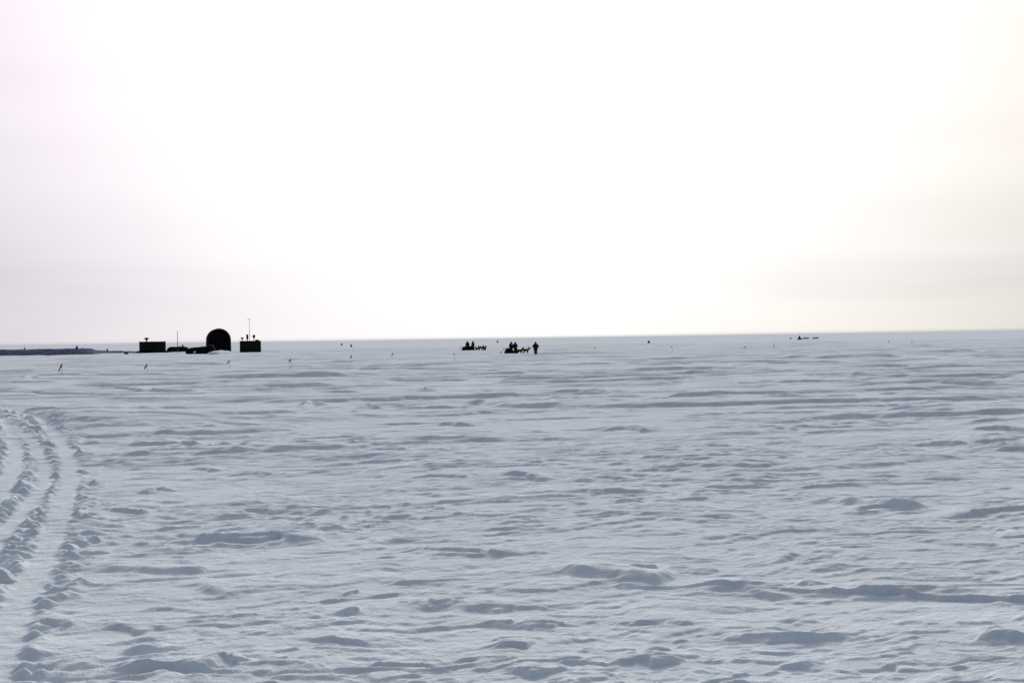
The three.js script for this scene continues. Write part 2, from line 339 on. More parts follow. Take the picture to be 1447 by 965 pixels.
// ------------------------------------------------------------------ buildings
{ // long cabin on a sled base
  const p = ground(215, 499.6), o = thing('cabin', 'long dark green cabin on a dark sled base with one mushroom vent', 'cabin', p, 0.33);
  const L = 6.0, D = 2.5, Y = 0.62, HH = 2.2;
  const base = part(o, 'sled_base', merge([box(6.5, 0.22, 2.3, 0, 0.5, 0), ...[-2.6, -0.9, 0.9, 2.6].map(x => box(0.22, 0.5, 2.2, x, 0.2, 0))]), M.blackPaint);
  for (const z of [-1.0, 1.0]) part(base, 'runner', tube([[-3.75, 0.55, z], [-3.45, 0.18, z], [-2.8, 0.02, z], [0, 0, z], [2.8, 0.02, z], [3.4, 0.2, z], [3.6, 0.45, z]], 0.13, 40), M.steelDark);
  for (const z of [-1.22, 1.22]) part(base, 'side_skirt', box(7.0, 0.62, 0.1, -0.05, 0.36, z), M.blackPaint);
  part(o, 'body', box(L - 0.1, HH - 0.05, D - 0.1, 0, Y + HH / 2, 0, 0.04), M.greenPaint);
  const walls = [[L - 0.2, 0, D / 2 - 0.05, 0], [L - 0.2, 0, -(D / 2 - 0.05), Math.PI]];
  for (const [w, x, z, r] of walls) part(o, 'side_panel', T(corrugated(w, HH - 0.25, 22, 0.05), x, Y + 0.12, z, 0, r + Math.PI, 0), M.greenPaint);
  for (const s of [-1, 1]) part(o, 'end_panel', T(corrugated(D - 0.2, HH - 0.25, 9, 0.05), s * (L / 2 - 0.05), Y + 0.12, 0, 0, s * Math.PI / 2 + Math.PI, 0), M.greenPaint);
  for (const x of [-1, 1]) for (const z of [-1, 1]) part(o, 'corner_post', box(0.16, HH + 0.02, 0.16, x * (L / 2 - 0.04), Y + HH / 2, z * (D / 2 - 0.02)), M.rustBrown);
  const dr = part(o, 'door', box(0.95, 1.85, 0.06, 0.35, Y + 1.0, D / 2 + 0.03), M.doorPaint); part(dr, 'handle', box(0.05, 0.22, 0.06, 0.7, Y + 1.0, D / 2 + 0.08), M.steelDark);
  part(o, 'roof', box(L + 0.12, 0.12, D + 0.12, 0, Y + HH + 0.04, 0, 0.04), M.greenPaint);
  const v = part(o, 'vent', cyl(0.13, 0.13, 0.62, -1.35, Y + HH + 0.08, 0.2), M.steelDark);
  part(v, 'vent_cap', T(lathe([[0.0, 0], [0.16, 0.02], [0.36, 0.26], [0.56, 0.42], [0.58, 0.5], [0.45, 0.6], [0.2, 0.66], [0, 0.67]]), -1.35, Y + HH + 0.4, 0.2), M.steelDark);
}
{ // short cabin with flues and a whip mast
  const p = ground(353.6, 498.9), o = thing('cabin', 'short dark green cabin beside the arch with two stove pipes and a whip mast', 'cabin', p, 0.2);
  const L = 4.4, D = 2.5, Y = 0.12, HH = 2.38;
  part(o, 'skid', box(L + 0.1, 0.16, 0.3, 0, 0.06, 0.9), M.blackPaint); part(o, 'skid', box(L + 0.1, 0.16, 0.3, 0, 0.06, -0.9), M.blackPaint);
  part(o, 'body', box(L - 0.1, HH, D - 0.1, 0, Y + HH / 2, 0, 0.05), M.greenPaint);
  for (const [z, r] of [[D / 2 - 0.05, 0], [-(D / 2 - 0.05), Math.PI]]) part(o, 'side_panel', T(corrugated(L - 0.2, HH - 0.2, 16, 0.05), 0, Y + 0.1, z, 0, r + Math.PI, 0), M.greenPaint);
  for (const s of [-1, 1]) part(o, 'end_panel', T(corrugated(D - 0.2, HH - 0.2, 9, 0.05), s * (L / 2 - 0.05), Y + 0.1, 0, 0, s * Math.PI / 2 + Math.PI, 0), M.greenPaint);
  for (const x of [-1, 1]) for (const z of [-1, 1]) part(o, 'corner_post', box(0.15, HH, 0.15, x * (L / 2 - 0.04), Y + HH / 2, z * (D / 2 - 0.02)), M.rustBrown);
  part(o, 'roof', box(L + 0.1, 0.1, D + 0.1, 0, Y + HH + 0.05, 0, 0.03), M.blackPaint);
  const R = Y + HH + 0.08;
  const v = part(o, 'vent', cyl(0.1, 0.1, 0.5, -1.75, R, 0), M.steelDark); part(v, 'vent_cap', T(lathe([[0.02, 0], [0.12, 0.02], [0.33, 0.2], [0.36, 0.3], [0.2, 0.4], [0, 0.42]]), -1.75, R + 0.4, 0), M.steelDark);
  const f1 = part(o, 'stove_pipe', cyl(0.08, 0.08, 0.5, -0.65, R, 0), M.grey); part(f1, 'pipe_cowl', T(lathe([[0.08, 0], [0.21, 0.08], [0.23, 0.9], [0.26, 1.08], [0.2, 1.14], [0, 1.16]]), -0.65, R + 0.3, 0), M.rustBrown);
  const f2 = part(o, 'stove_pipe', cyl(0.08, 0.08, 0.75, 0.78, R, 0.1), M.grey); part(f2, 'pipe_cowl', T(lathe([[0.08, 0], [0.2, 0.16], [0.29, 0.4], [0.28, 0.66], [0.2, 0.78], [0, 0.8]]), 0.78, R + 0.55, 0.1), M.steelDark);
  const m = part(o, 'mast', cyl(0.045, 0.03, 4.9, -0.18, R, -0.3, 10), M.grey);
  part(m, 'crossbar', merge([box(0.5, 0.06, 0.06, -0.27, R + 4.8, -0.3), box(0.06, 0.26, 0.06, -0.46, R + 4.82, -0.3), box(0.2, 0.14, 0.1, -0.16, R + 4.72, -0.3)]), M.grey);
  part(m, 'clamp', box(0.16, 0.22, 0.16, -0.18, R + 2.0, -0.3), M.grey);
  part(o, 'roof_box', box(0.75, 0.28, 0.7, 1.45, R + 0.12, 0), M.steelDark);
}
{ // stilted arch
  const p = ground(309.3, 499.2), o = thing('arch_tunnel', 'tall black round-topped arch tunnel rising from the snow between two cabins', 'arch', p, 0.34);
  const r = 2.5, leg = 2.85, len = 5.5, th = 0.1;
  const prof = (rr, y0 = 0) => { const a = [[-rr - 0.12, y0]]; for (let i = 0; i <= 36; i++) { const t = Math.PI - Math.PI * i / 36; a.push([rr * Math.cos(t), leg + rr * Math.sin(t)]); } a.push([rr + 0.05, y0]); return a; };
  const ring = (ro, ri, d, y0) => { const s = new THREE.Shape(prof(ro, y0).map(q => new THREE.Vector2(...q)).concat(prof(ri, y0).reverse().map(q => new THREE.Vector2(...q)))); return new THREE.ExtrudeGeometry(s, { depth: d, bevelEnabled: false }); };
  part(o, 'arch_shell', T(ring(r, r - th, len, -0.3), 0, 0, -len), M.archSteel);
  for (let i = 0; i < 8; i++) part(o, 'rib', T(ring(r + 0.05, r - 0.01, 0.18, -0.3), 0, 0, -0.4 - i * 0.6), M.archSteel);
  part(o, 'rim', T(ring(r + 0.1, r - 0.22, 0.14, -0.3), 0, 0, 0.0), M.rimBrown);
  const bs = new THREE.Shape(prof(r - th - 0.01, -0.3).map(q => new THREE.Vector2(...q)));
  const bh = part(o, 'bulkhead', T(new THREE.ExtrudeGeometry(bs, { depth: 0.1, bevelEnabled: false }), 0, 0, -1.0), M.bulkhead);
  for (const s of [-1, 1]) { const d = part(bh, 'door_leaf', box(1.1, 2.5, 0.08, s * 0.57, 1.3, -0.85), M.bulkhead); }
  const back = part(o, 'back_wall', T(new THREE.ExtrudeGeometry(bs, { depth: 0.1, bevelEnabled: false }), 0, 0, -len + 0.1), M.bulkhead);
}
// ------------------------------------------------------------------ covered cargo left of the arch
function tarpGeo(L, Wd, Hh, seed, prof) {
  const nx = 64, nz = 28, pos = [], idx = [], uv = [];
  for (let i = 0; i <= nx; i++) for (let j = 0; j <= nz; j++) {
    const a = i / nx * 2 - 1, b = j / nz * 2 - 1;
    const e = Math.pow(Math.max(0, 1 - Math.pow(Math.abs(a), 7)), 0.45) * Math.pow(Math.max(0, 1 - Math.pow(Math.abs(b), 4)), 0.5);
    const x = a * L / 2, z = b * Wd / 2;
    pos.push(x, prof(a)[0] + (prof(a)[1] * Hh - prof(a)[0]) * e * (1 + 0.12 * fbm(x * 0.9, z * 1.2, 3, seed) + 0.05 * noise(x * 4, z * 4, seed)), z); uv.push(x, z);
    if (i < nx && j < nz) { const q = i * (nz + 1) + j; idx.push(q, q + 1, q + nz + 1, q + 1, q + nz + 2, q + nz + 1); }
  }
  const g = new THREE.BufferGeometry(); g.setAttribute('position', new THREE.Float32BufferAttribute(pos, 3)); g.setAttribute('uv', new THREE.Float32BufferAttribute(uv, 2)); g.setIndex(idx); g.computeVertexNormals(); return g;
}
function strap(L, Wd, Hh, x) { const pts = []; for (let k = 0; k <= 10; k++) { const a = Math.PI * k / 10; pts.push([x, 0.2 + Hh * Math.pow(Math.sin(a), 0.5), -Math.cos(a) * Wd / 2]); } return tube(pts, 0.035, 40, 6); }
let pileTop;
{
  const p = ground(251, 498.3), o = thing('covered_sled', 'low sled heaped with dark tarpaulin, a tall bare pole standing at it', 'sled', p, 0.3);
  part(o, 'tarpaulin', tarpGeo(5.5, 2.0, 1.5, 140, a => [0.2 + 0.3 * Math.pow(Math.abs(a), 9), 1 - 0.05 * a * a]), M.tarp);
  for (const z of [-0.7, 0.7]) part(o, 'runner', tube([[-2.75, 0.75, z], [-2.4, 0.3, z], [-1.7, 0.08, z], [0, 0.05, z], [1.7, 0.06, z], [2.5, 0.25, z]], 0.09, 30), M.steelDark);
  part(o, 'deck', box(4.6, 0.3, 1.7, 0, 0.35, 0, 0.05), M.blackPaint);
  for (const x of [-1.4, 0.2, 1.6]) part(o, 'strap', strap(5, 2.05, 1.35, x), M.rope);
  const d = ground(253.3, 498.6), pole = thing('wooden_pole', 'tall thin brown pole standing upright in front of the tarpaulin sled', 'pole', [d[0], d[1] + 1.6]);
  part(pole, 'shaft', cyl(0.085, 0.06, 5.5, 0, -0.3, 0, 12), M.woodPole); part(pole, 'finial', cyl(0.09, 0.05, 0.12, 0, 5.2, 0, 12), M.woodPole);
}
{
  const p = ground(283, 501.3), o = thing('cargo_heap', 'long low heap of cargo under black tarpaulin against the arch, showing a white patch', 'cargo heap', p, 0.26);
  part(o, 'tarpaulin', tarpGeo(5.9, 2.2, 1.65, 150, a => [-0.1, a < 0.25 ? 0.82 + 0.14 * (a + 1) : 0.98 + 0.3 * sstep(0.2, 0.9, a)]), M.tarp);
  for (const [x, z, w, h] of [[-1.9, 0.95, 0.9, 0.6], [0.2, 1.05, 1.1, 0.5], [1.7, 1.0, 0.8, 0.7]]) { const c = part(o, 'crate', box(w, h, 0.6, x, h / 2 - 0.03, z), M.blackPaint); for (const k of [-1, 1]) part(c, 'batten', box(0.08, h + 0.02, 0.05, x + k * w * 0.35, h / 2 - 0.03, z + 0.31, 0.01), M.wood); }
  part(o, 'white_sack', T(new THREE.IcosahedronGeometry(0.28, 3).scale(1.25, 0.8, 0.8), -1.15, 0.5, 1.05, 0, 0, 0.5), M.canvasWhite);
  for (const x of [-0.9, 0.6, 1.8]) part(o, 'strap', strap(5.5, 2.3, 1.4, x), M.rope);
}

// ------------------------------------------------------------------ drums
function drumParts(o, m) {
  part(o, 'drum_body', lathe([[0, 0], [0.27, 0], [0.3, 0.02], [0.3, 0.05], [0.285, 0.06], [0.285, 0.27], [0.3, 0.29], [0.3, 0.31], [0.285, 0.33], [0.285, 0.55], [0.3, 0.57], [0.3, 0.59], [0.285, 0.61], [0.285, 0.83], [0.3, 0.84], [0.3, 0.88], [0.28, 0.88], [0.28, 0.86]], 28), m);
  part(o, 'lid', merge([cyl(0.28, 0.28, 0.02, 0, 0.845, 0, 24), cyl(0.035, 0.035, 0.03, 0.17, 0.865, 0, 10), cyl(0.02, 0.02, 0.03, -0.2, 0.865, 0, 8)]), m);
}
function drum(px, depth, s, m, label, group) { const [x, z] = atDepth(px, depth); const o = thing('fuel_drum', label, 'drum', [x, z], px, group, -0.05); drumParts(o, m); o.scale.setScalar(s); return o; }
drum(482.5, 560, 1.25, M.drumBlack, 'black drum, one of two close together near the horizon', 'black drums standing out on the snow');
drum(496, 410, 1.1, M.drumBlack, 'black drum, one of two close together near the horizon', 'black drums standing out on the snow');
drum(703, 600, 1.3, M.drumBlack, 'black drum far behind the gap between the two nearer dog sleds', 'black drums standing out on the snow');
drum(917, 318, 1.1, M.drumRed, 'dark red drum standing alone on the open snow');
drum(1118, 470, 0.9, M.drumBlack, 'black drum on the snow beside the farthest dog team');
for (const [px, k, lift, which] of [[34, 0.55, 1.3, 'smallest black drum, standing on the thick of the dark berm'], [108, 0.8, 1.3, 'largest black drum standing on top of the dark berm'], [151, 0.6, 0.8, 'small black drum on the berm end nearest the long cabin']]) { const o = thing('fuel_drum', which, 'drum', ground(px, 502.6 - (px > 120 ? 1.6 : 0)), 0, 'drums along the snow berm', lift); drumParts(o, M.drumBlack); o.scale.setScalar(k); }
{ const p = ground(178, 501.4), o = thing('fuel_drum', 'black drum lying on its side at the end of the snow berm', 'drum', p, 0.3, null, 0.2); const g = new THREE.Group(); drumParts(o, M.drumBlack); o.rotation.set(0, 0.25, Math.PI / 2); o.position.x += 0.42; }
{ const p = ground(257.6, 498.3), o = thing('fuel_drum', 'small dark red drum set on top of the tarpaulin sled', 'drum', [p[0], p[1] - 0.1], 0, null, 1.42); drumParts(o, M.drumRed); o.scale.setScalar(0.65); }

// ------------------------------------------------------------------ flag line
function clothGeo(w, h, seed, droop) {
  const g = new THREE.BoxGeometry(w, h, 0.006, 14, 10, 1), p = g.attributes.position;
  for (let i = 0; i < p.count; i++) { const a = 0.5 - p.getX(i) / w; const y = p.getY(i), z = p.getZ(i); p.setXYZ(i, -a * w * Math.cos(droop * 0.8) , y * (1 - 0.35 * a) - a * a * w * Math.sin(droop) - a * w * 0.45 * Math.sin(droop), z + 0.05 * a * Math.sin(a * 7 + seed) + 0.02 * a * Math.sin(y * 14 + seed)); }
  g.computeVertexNormals(); return g;
}
const FLAGS = [[87, 518, .44, .34, 1.05], [207.5, 514.2, .36, .3, 0.9], [323.5, 509.4, .38, .22, 0.75], [411, 509.8, .28, .24, .6], [497, 503.5, .3, .24, .9], [555, 500, .34, .24, .8], [642.5, 500.8, .22, .2, .8], [708.5, 496.4, .26, .22, .6], [841.5, 492, .24, .2, .7], [950.5, 490, .26, .22, .7], [1053.5, 488.2, .28, .22, .6], [1095, 487.4, .28, .22, .6], [1257, 481.2, .3, .24, .6], [1290, 482.6, .28, .22, .6]];
FLAGS.forEach(([px, top, w, h, dr], i) => {
  const hy = 488.9 - 0.01513 * px, D = FPX * 1.6 / (top - hy), [x, z] = atDepth(px, D);
  const o = i ? thing('marker_flag', ({ 1: 'small red marker flag on a thin pole in front of the long cabin', 2: 'small red marker flag on a thin pole in front of the arch', 6: 'small red marker flag beside the rust brown sled', 7: 'small red marker flag between the two nearer dog sleds' })[i] ?? 'small red marker flag on a thin pole out on the open snow', 'flag', [x, z], 0.2 * Math.sin(i * 4), 'marker flags in a line') : thing('marker_flag', 'largest red marker flag, hanging limp from its pole beside the vehicle tracks', 'flag', [x, z], 0.1, 'marker flags in a line');
  const lean = 0.05 * Math.sin(i * 2.3);
  part(o, 'flag_pole', T(cyl(0.014, 0.009, 1.1, 0, -0.28, 0, 8), 0, 0, 0, 0, 0, lean), M.bamboo);
  part(o, 'flag_cloth', T(clothGeo(w * 0.8, h * 0.85, i * 1.7, dr), -lean * 0.65 - 0.008, 0.8 - h / 2, 0.004), M.redCloth);
});

// ------------------------------------------------------------------ figures: distance field of tapered bones, meshed
const HV = new THREE.Vector3();
function sdf(bones, k) {
  return (x, y, z) => {
    let d = 1e3;
    for (const b of bones) {
      const ax = b[0][0], ay = b[0][1], az = b[0][2], bx = b[1][0] - ax, by = b[1][1] - ay, bz = b[1][2] - az, px = x - ax, py = y - ay, pz = z - az;
      const l2 = bx * bx + by * by + bz * bz, t = l2 ? clamp((px * bx + py * by + pz * bz) / l2) : 0, r = b[2] + (b[3] - b[2]) * t;
      const e = Math.sqrt((px - bx * t) ** 2 + (py - by * t) ** 2 + (pz - bz * t) ** 2) - r;
      const h = clamp(0.5 + 0.5 * (d - e) / k); d = d === 1e3 ? e : lerp(d, e, h) - k * h * (1 - h);
    }
    return d;
  };
}
function meshField(f, lo, hi, cell) {
  const size = Math.max(hi[0] - lo[0], hi[1] - lo[1], hi[2] - lo[2]) + cell * 6, n = Math.ceil(size / cell), hs = n / 2, s = n * cell / 2;
  const c = [(lo[0] + hi[0]) / 2, (lo[1] + hi[1]) / 2, (lo[2] + hi[2]) / 2];
  const mc = new MarchingCubes(n, M.skin, false, false, 90000); mc.isolation = 0; const F = mc.field;
  for (let k = 0; k < n; k++) { const z = c[2] + (k - hs) / hs * s; for (let j = 0; j < n; j++) { const y = c[1] + (j - hs) / hs * s; for (let i = 0; i < n; i++) { const x = c[0] + (i - hs) / hs * s; let v = 1; if (x > lo[0] - cell * 2 && x < hi[0] + cell * 2 && y > lo[1] - cell * 2 && y < hi[1] + cell * 2 && z > lo[2] - cell * 2 && z < hi[2] + cell * 2) v = f(x, y, z); F[i + j * n + k * n * n] = -v; } } }
  mc.update();
  const cnt = mc.count, P = new Float32Array(cnt * 3);
  for (let i = 0; i < cnt; i++) for (let a = 0; a < 3; a++) P[i * 3 + a] = mc.positionArray[i * 3 + a] * s + c[a];
  let g = new THREE.BufferGeometry(); g.setAttribute('position', new THREE.BufferAttribute(P, 3));
  g = mergeVertices(g, cell * 0.05); g.computeVertexNormals();
  const uv = new Float32Array(g.attributes.position.count * 2); for (let i = 0; i < uv.length / 2; i++) { uv[2 * i] = g.attributes.position.getX(i) + g.attributes.position.getZ(i); uv[2 * i + 1] = g.attributes.position.getY(i); } g.setAttribute('uv', new THREE.BufferAttribute(uv, 2));
  return g;
}
const sub = (a, b) => [a[0] - b[0], a[1] - b[1], a[2] - b[2]], add3 = (a, b, k = 1) => [a[0] + b[0] * k, a[1] + b[1] * k, a[2] + b[2] * k];
function bounds(bones, m) { const lo = [9, 9, 9], hi = [-9, -9, -9]; for (const b of bones) for (const e of [0, 1]) for (let a = 0; a < 3; a++) { lo[a] = Math.min(lo[a], b[e][a] - b[2 + e] - m); hi[a] = Math.max(hi[a], b[e][a] + b[2 + e] + m); } return [lo, hi]; }
function boneMesh(bones, k, cell, carve) { const [lo, hi] = bounds(bones, k * 0.6), f = sdf(bones, k); return meshField(carve ? (x, y, z) => carve(f(x, y, z), x, y, z) : f, lo, hi, cell); }
const inflate = (bones, d) => bones.map(b => [b[0], b[1], b[2] + d, b[3] + d]);
function personGeos(pose) {
  const { el, wr, hx = 0.1, fx = 0.12, turn = 0, stoop = 0 } = pose;
  const chest = [0, 1.30, stoop], neck = [0, 1.46, stoop * 1.4], head = [0, 1.615, 0.015 + stoop * 1.7];
  const sh = s => [s * 0.185, 1.41, stoop * 1.3], E = s => [s * el[s < 0 ? 0 : 1][0], el[s < 0 ? 0 : 1][1], el[s < 0 ? 0 : 1][2]], Wr = s => [s * wr[s < 0 ? 0 : 1][0], wr[s < 0 ? 0 : 1][1], wr[s < 0 ? 0 : 1][2]];
  const legs = [], feet = [], arms = [];
  for (const s of [-1, 1]) {
    const kn = [s * (hx + fx) / 2, 0.50, 0.025], an = [s * fx, 0.09, -0.02];
    legs.push([[s * hx, 0.92, 0], kn, 0.095, 0.062], [kn, an, 0.062, 0.042]); feet.push([an, [s * (fx + 0.02), 0.045, 0.15], 0.05, 0.04], [an, [s * fx, 0.045, -0.05], 0.045, 0.04]);
    arms.push([sh(s), E(s), 0.062, 0.046], [E(s), Wr(s), 0.046, 0.03]);
  }
  const torso = [[[-0.07, 0.95, 0], [-0.09, 1.33, stoop], 0.105, 0.115], [[0.07, 0.95, 0], [0.09, 1.33, stoop], 0.105, 0.115], [chest, neck, 0.12, 0.06]];
  const hd = [[add3(head, [0, 0.03, -0.015]), add3(head, [0, 0.03, 0.005]), 0.098, 0.095], [add3(head, [0, -0.03, 0.01]), add3(head, [0, -0.085, 0.045]), 0.078, 0.045], [add3(head, [0, 0.005, 0.095]), add3(head, [0, -0.025, 0.115]), 0.012, 0.017], [add3(head, [-0.1, -0.005, -0.005]), add3(head, [-0.1, -0.035, 0]), 0.016, 0.012], [add3(head, [0.1, -0.005, -0.005]), add3(head, [0.1, -0.035, 0]), 0.016, 0.012], [add3(head, [-0.022, -0.062, 0.088]), add3(head, [0.022, -0.062, 0.088]), 0.012, 0.012], [neck, head, 0.06, 0.06]];
  const eyes = [add3(head, [-0.034, 0.015, 0.1]), add3(head, [0.034, 0.015, 0.1])];
  const hand = s => {
    const w = Wr(s), e = E(s); const d = new THREE.Vector3(...sub(w, e)).normalize(), o = new THREE.Vector3(s, 0, 0.2).addScaledVector(d, -d.x * s).normalize(), up = new THREE.Vector3().crossVectors(d, o).multiplyScalar(s);
    const P = (a, b, c) => [w[0] + d.x * a + o.x * b + up.x * c, w[1] + d.y * a + o.y * b + up.y * c, w[2] + d.z * a + o.z * b + up.z * c];
    const bs = [[P(0, 0, 0), P(0.03, 0, 0), 0.028, 0.026], [P(0.02, 0, -0.018), P(0.085, 0, -0.028), 0.02, 0.014], [P(0.02, 0, 0.018), P(0.085, 0, 0.028), 0.02, 0.014]];
    const ln = [0.068, 0.078, 0.073, 0.058];
    for (let k = 0; k < 4; k++) { const c = -0.031 + k * 0.0205, L = ln[k]; bs.push([P(0.085, 0, c), P(0.085 + L * 0.48, -0.006, c * 1.12), 0.0095, 0.009], [P(0.085 + L * 0.48, -0.006, c * 1.12), P(0.085 + L * 0.8, -0.03, c * 1.12), 0.009, 0.0085], [P(0.085 + L * 0.8, -0.03, c * 1.12), P(0.085 + L * 0.85, -0.05, c * 1.1), 0.0085, 0.008]); }
    bs.push([P(0.028, -0.004, -0.03), P(0.06, -0.018, -0.058), 0.013, 0.011], [P(0.06, -0.018, -0.058), P(0.088, -0.03, -0.062), 0.011, 0.009]);
    return bs;
  };
  const H1 = hand(-1), H2 = hand(1);
  const carveFace = (d, x, y, z) => { let v = d; for (const e of eyes) v = Math.max(v, 0.016 - Math.hypot(x - e[0], y - e[1], z - e[2])); return v; };
  const body = merge([boneMesh([...torso, ...legs, ...arms, ...feet, [neck, head, 0.06, 0.07]], 0.035, 0.026), boneMesh(hd, 0.02, 0.008, carveFace), boneMesh(H1, 0.006, 0.006), boneMesh(H2, 0.006, 0.006)]);
  const skirt = [[[-0.085, 0.86, 0], [-0.09, 1.1, 0], 0.125, 0.12], [[0.085, 0.86, 0], [0.09, 1.1, 0], 0.125, 0.12]];
  const parka = boneMesh(inflate([...torso, ...skirt, ...arms], 0.055), 0.04, 0.022, (d, x, y, z) => Math.max(d, 0.74 - y));
  const trousers = boneMesh(inflate([...legs, [[-0.07, 0.93, 0], [0.07, 0.93, 0], 0.1, 0.1]], 0.038), 0.03, 0.022, (d, x, y, z) => Math.max(d, 0.12 - y));
  const boots = [-1, 1].map(s => boneMesh(inflate([...feet.filter(b => Math.sign(b[0][0]) === s), [[s * fx, 0.1, -0.02], [s * fx, 0.26, -0.005], 0.045, 0.05]], 0.022), 0.02, 0.012, (d, x, y) => Math.max(d, 0.002 - y)));
  const gloves = [H1, H2].map(h => boneMesh(inflate(h, 0.004), 0.006, 0.006));
  const hoodC = add3(head, [0, 0.01, -0.02]);
  const hood = boneMesh([[hoodC, add3(hoodC, [0, 0.035, 0.01]), 0.128, 0.125], [add3(hoodC, [0, -0.1, -0.01]), neck, 0.12, 0.13]], 0.04, 0.013, (d, x, y, z) => Math.max(d, 0.083 - Math.hypot(x - head[0], (y - head[1] + 0.0) * 0.85, z - head[2] - 0.14)));
  const ruff = new THREE.TorusGeometry(0.088, 0.022, 10, 28); ruff.scale(1, 1.15, 1); ruff.translate(head[0], head[1], head[2] + 0.082);
  const goggles = merge([T(new THREE.TorusGeometry(0.03, 0.008, 8, 20).scale(1.25, 0.9, 1), head[0] - 0.036, head[1] + 0.016, head[2] + 0.1), T(new THREE.TorusGeometry(0.03, 0.008, 8, 20).scale(1.25, 0.9, 1), head[0] + 0.036, head[1] + 0.016, head[2] + 0.1)]);
  return { body, parka, trousers, boots, gloves, hood, ruff, goggles };
}
const poseOut = personGeos({ el: [[0.325, 1.19, 0.03], [0.325, 1.19, 0.03]], wr: [[0.15, 1.2, 0.21], [0.15, 1.2, 0.21]], hx: 0.085, fx: 0.085 });
const poseDown = personGeos({ el: [[0.28, 1.14, -0.02], [0.29, 1.15, 0.0]], wr: [[0.27, 0.93, 0.14], [0.22, 0.95, 0.2]] });
const poseStoop = personGeos({ el: [[0.27, 1.17, 0.12], [0.26, 1.16, 0.14]], wr: [[0.2, 0.98, 0.32], [0.2, 0.99, 0.34]], stoop: 0.07 });
function person(p, turn, geos, parka, trousers, scale, label, group) {
  const o = thing('person', label, 'person', p, turn, group, -0.02); o.scale.setScalar(scale);
  part(o, 'body', geos.body, M.skin); part(o, 'parka', geos.parka, parka); part(o, 'trousers', geos.trousers, trousers);
  for (const b of geos.boots) part(o, 'boot', b, M.boot); for (const g of geos.gloves) part(o, 'glove', g, M.glove);
  const h = part(o, 'hood', geos.hood, parka); part(h, 'ruff', geos.ruff, M.wood); part(o, 'goggles', geos.goggles, M.blackPaint);
  return o;
}
// dogs
const dogBones = [[[0.22, 0.43, 0], [-0.03, 0.45, 0], 0.135, 0.115], [[-0.03, 0.45, 0], [-0.26, 0.47, 0], 0.11, 0.115], [[0.27, 0.49, 0], [0.41, 0.65, 0], 0.105, 0.08], [[0.44, 0.69, 0], [0.47, 0.695, 0], 0.082, 0.075], [[0.51, 0.675, 0], [0.605, 0.655, 0], 0.048, 0.033]];
for (const s of [-1, 1]) dogBones.push([[0.43, 0.75, s * 0.05], [0.425, 0.825, s * 0.06], 0.03, 0.01], [[0.23, 0.43, s * 0.085], [0.19, 0.29, s * 0.095], 0.07, 0.045], [[0.19, 0.29, s * 0.095], [0.215, 0.13, s * 0.09], 0.04, 0.03], [[0.215, 0.13, s * 0.09], [0.215, 0.035, s * 0.09], 0.028, 0.03], [[0.215, 0.032, s * 0.09], [0.265, 0.028, s * 0.092], 0.032, 0.026],
  [[-0.26, 0.44, s * 0.075], [-0.18, 0.29, s * 0.095], 0.09, 0.055], [[-0.18, 0.29, s * 0.095], [-0.325, 0.185, s * 0.09], 0.05, 0.03], [[-0.325, 0.185, s * 0.09], [-0.30, 0.04, s * 0.09], 0.03, 0.028], [[-0.30, 0.032, s * 0.09], [-0.245, 0.028, s * 0.09], 0.032, 0.026]);
dogBones.push([[-0.35, 0.53, 0], [-0.43, 0.62, 0], 0.04, 0.045], [[-0.43, 0.62, 0], [-0.39, 0.72, 0], 0.045, 0.045], [[-0.39, 0.72, 0], [-0.30, 0.735, 0], 0.045, 0.025]);
const dogG = boneMesh(inflate(dogBones, 0.038), 0.03, 0.018);
function dogCoat(dark, light) {
  const g = dogG.clone(), p = g.attributes.position, c = new Float32Array(p.count * 3);
  for (let i = 0; i < p.count; i++) { const x = p.getX(i), y = p.getY(i), z = p.getZ(i), n = 0.12 * noise(x * 9, y * 9 + z * 7, 200); const pale = (y + n * 0.4 < 0.1 || (x > 0.53 && y < 0.68) || (y + n < 0.33 && x > -0.1 && Math.abs(z) < 0.08) || (x < -0.37 && y > 0.7)) ? 1 : 0; for (let a = 0; a < 3; a++) c[i * 3 + a] = pale ? light[a] : dark[a]; }
  g.setAttribute('color', new THREE.BufferAttribute(c, 3)); return g;
}
M.fur = new THREE.MeshStandardMaterial({ vertexColors: true, roughness: 0.95 });
const coats = { brown: dogCoat([0.05, 0.014, 0.006], [0.11, 0.04, 0.014]), black: dogCoat([0.012, 0.012, 0.012], [0.07, 0.02, 0.01]), tan: dogCoat([0.085, 0.035, 0.01], [0.17, 0.085, 0.025]), olive: dogCoat([0.04, 0.03, 0.012], [0.14, 0.10, 0.04]) };
function dog(px, py, turn, coat, label, group, s = 1.1) {
  const o = thing('sled_dog', label, 'dog', ground(px, py), turn, group, -0.02); o.scale.setScalar(s);
  part(o, 'body', coats[coat], M.fur);
  part(o, 'girth_strap', T(new THREE.TorusGeometry(0.178, 0.011, 8, 28), 0.12, 0.435, 0, 0, Math.PI / 2, 0), M.rope);
  return o;
}
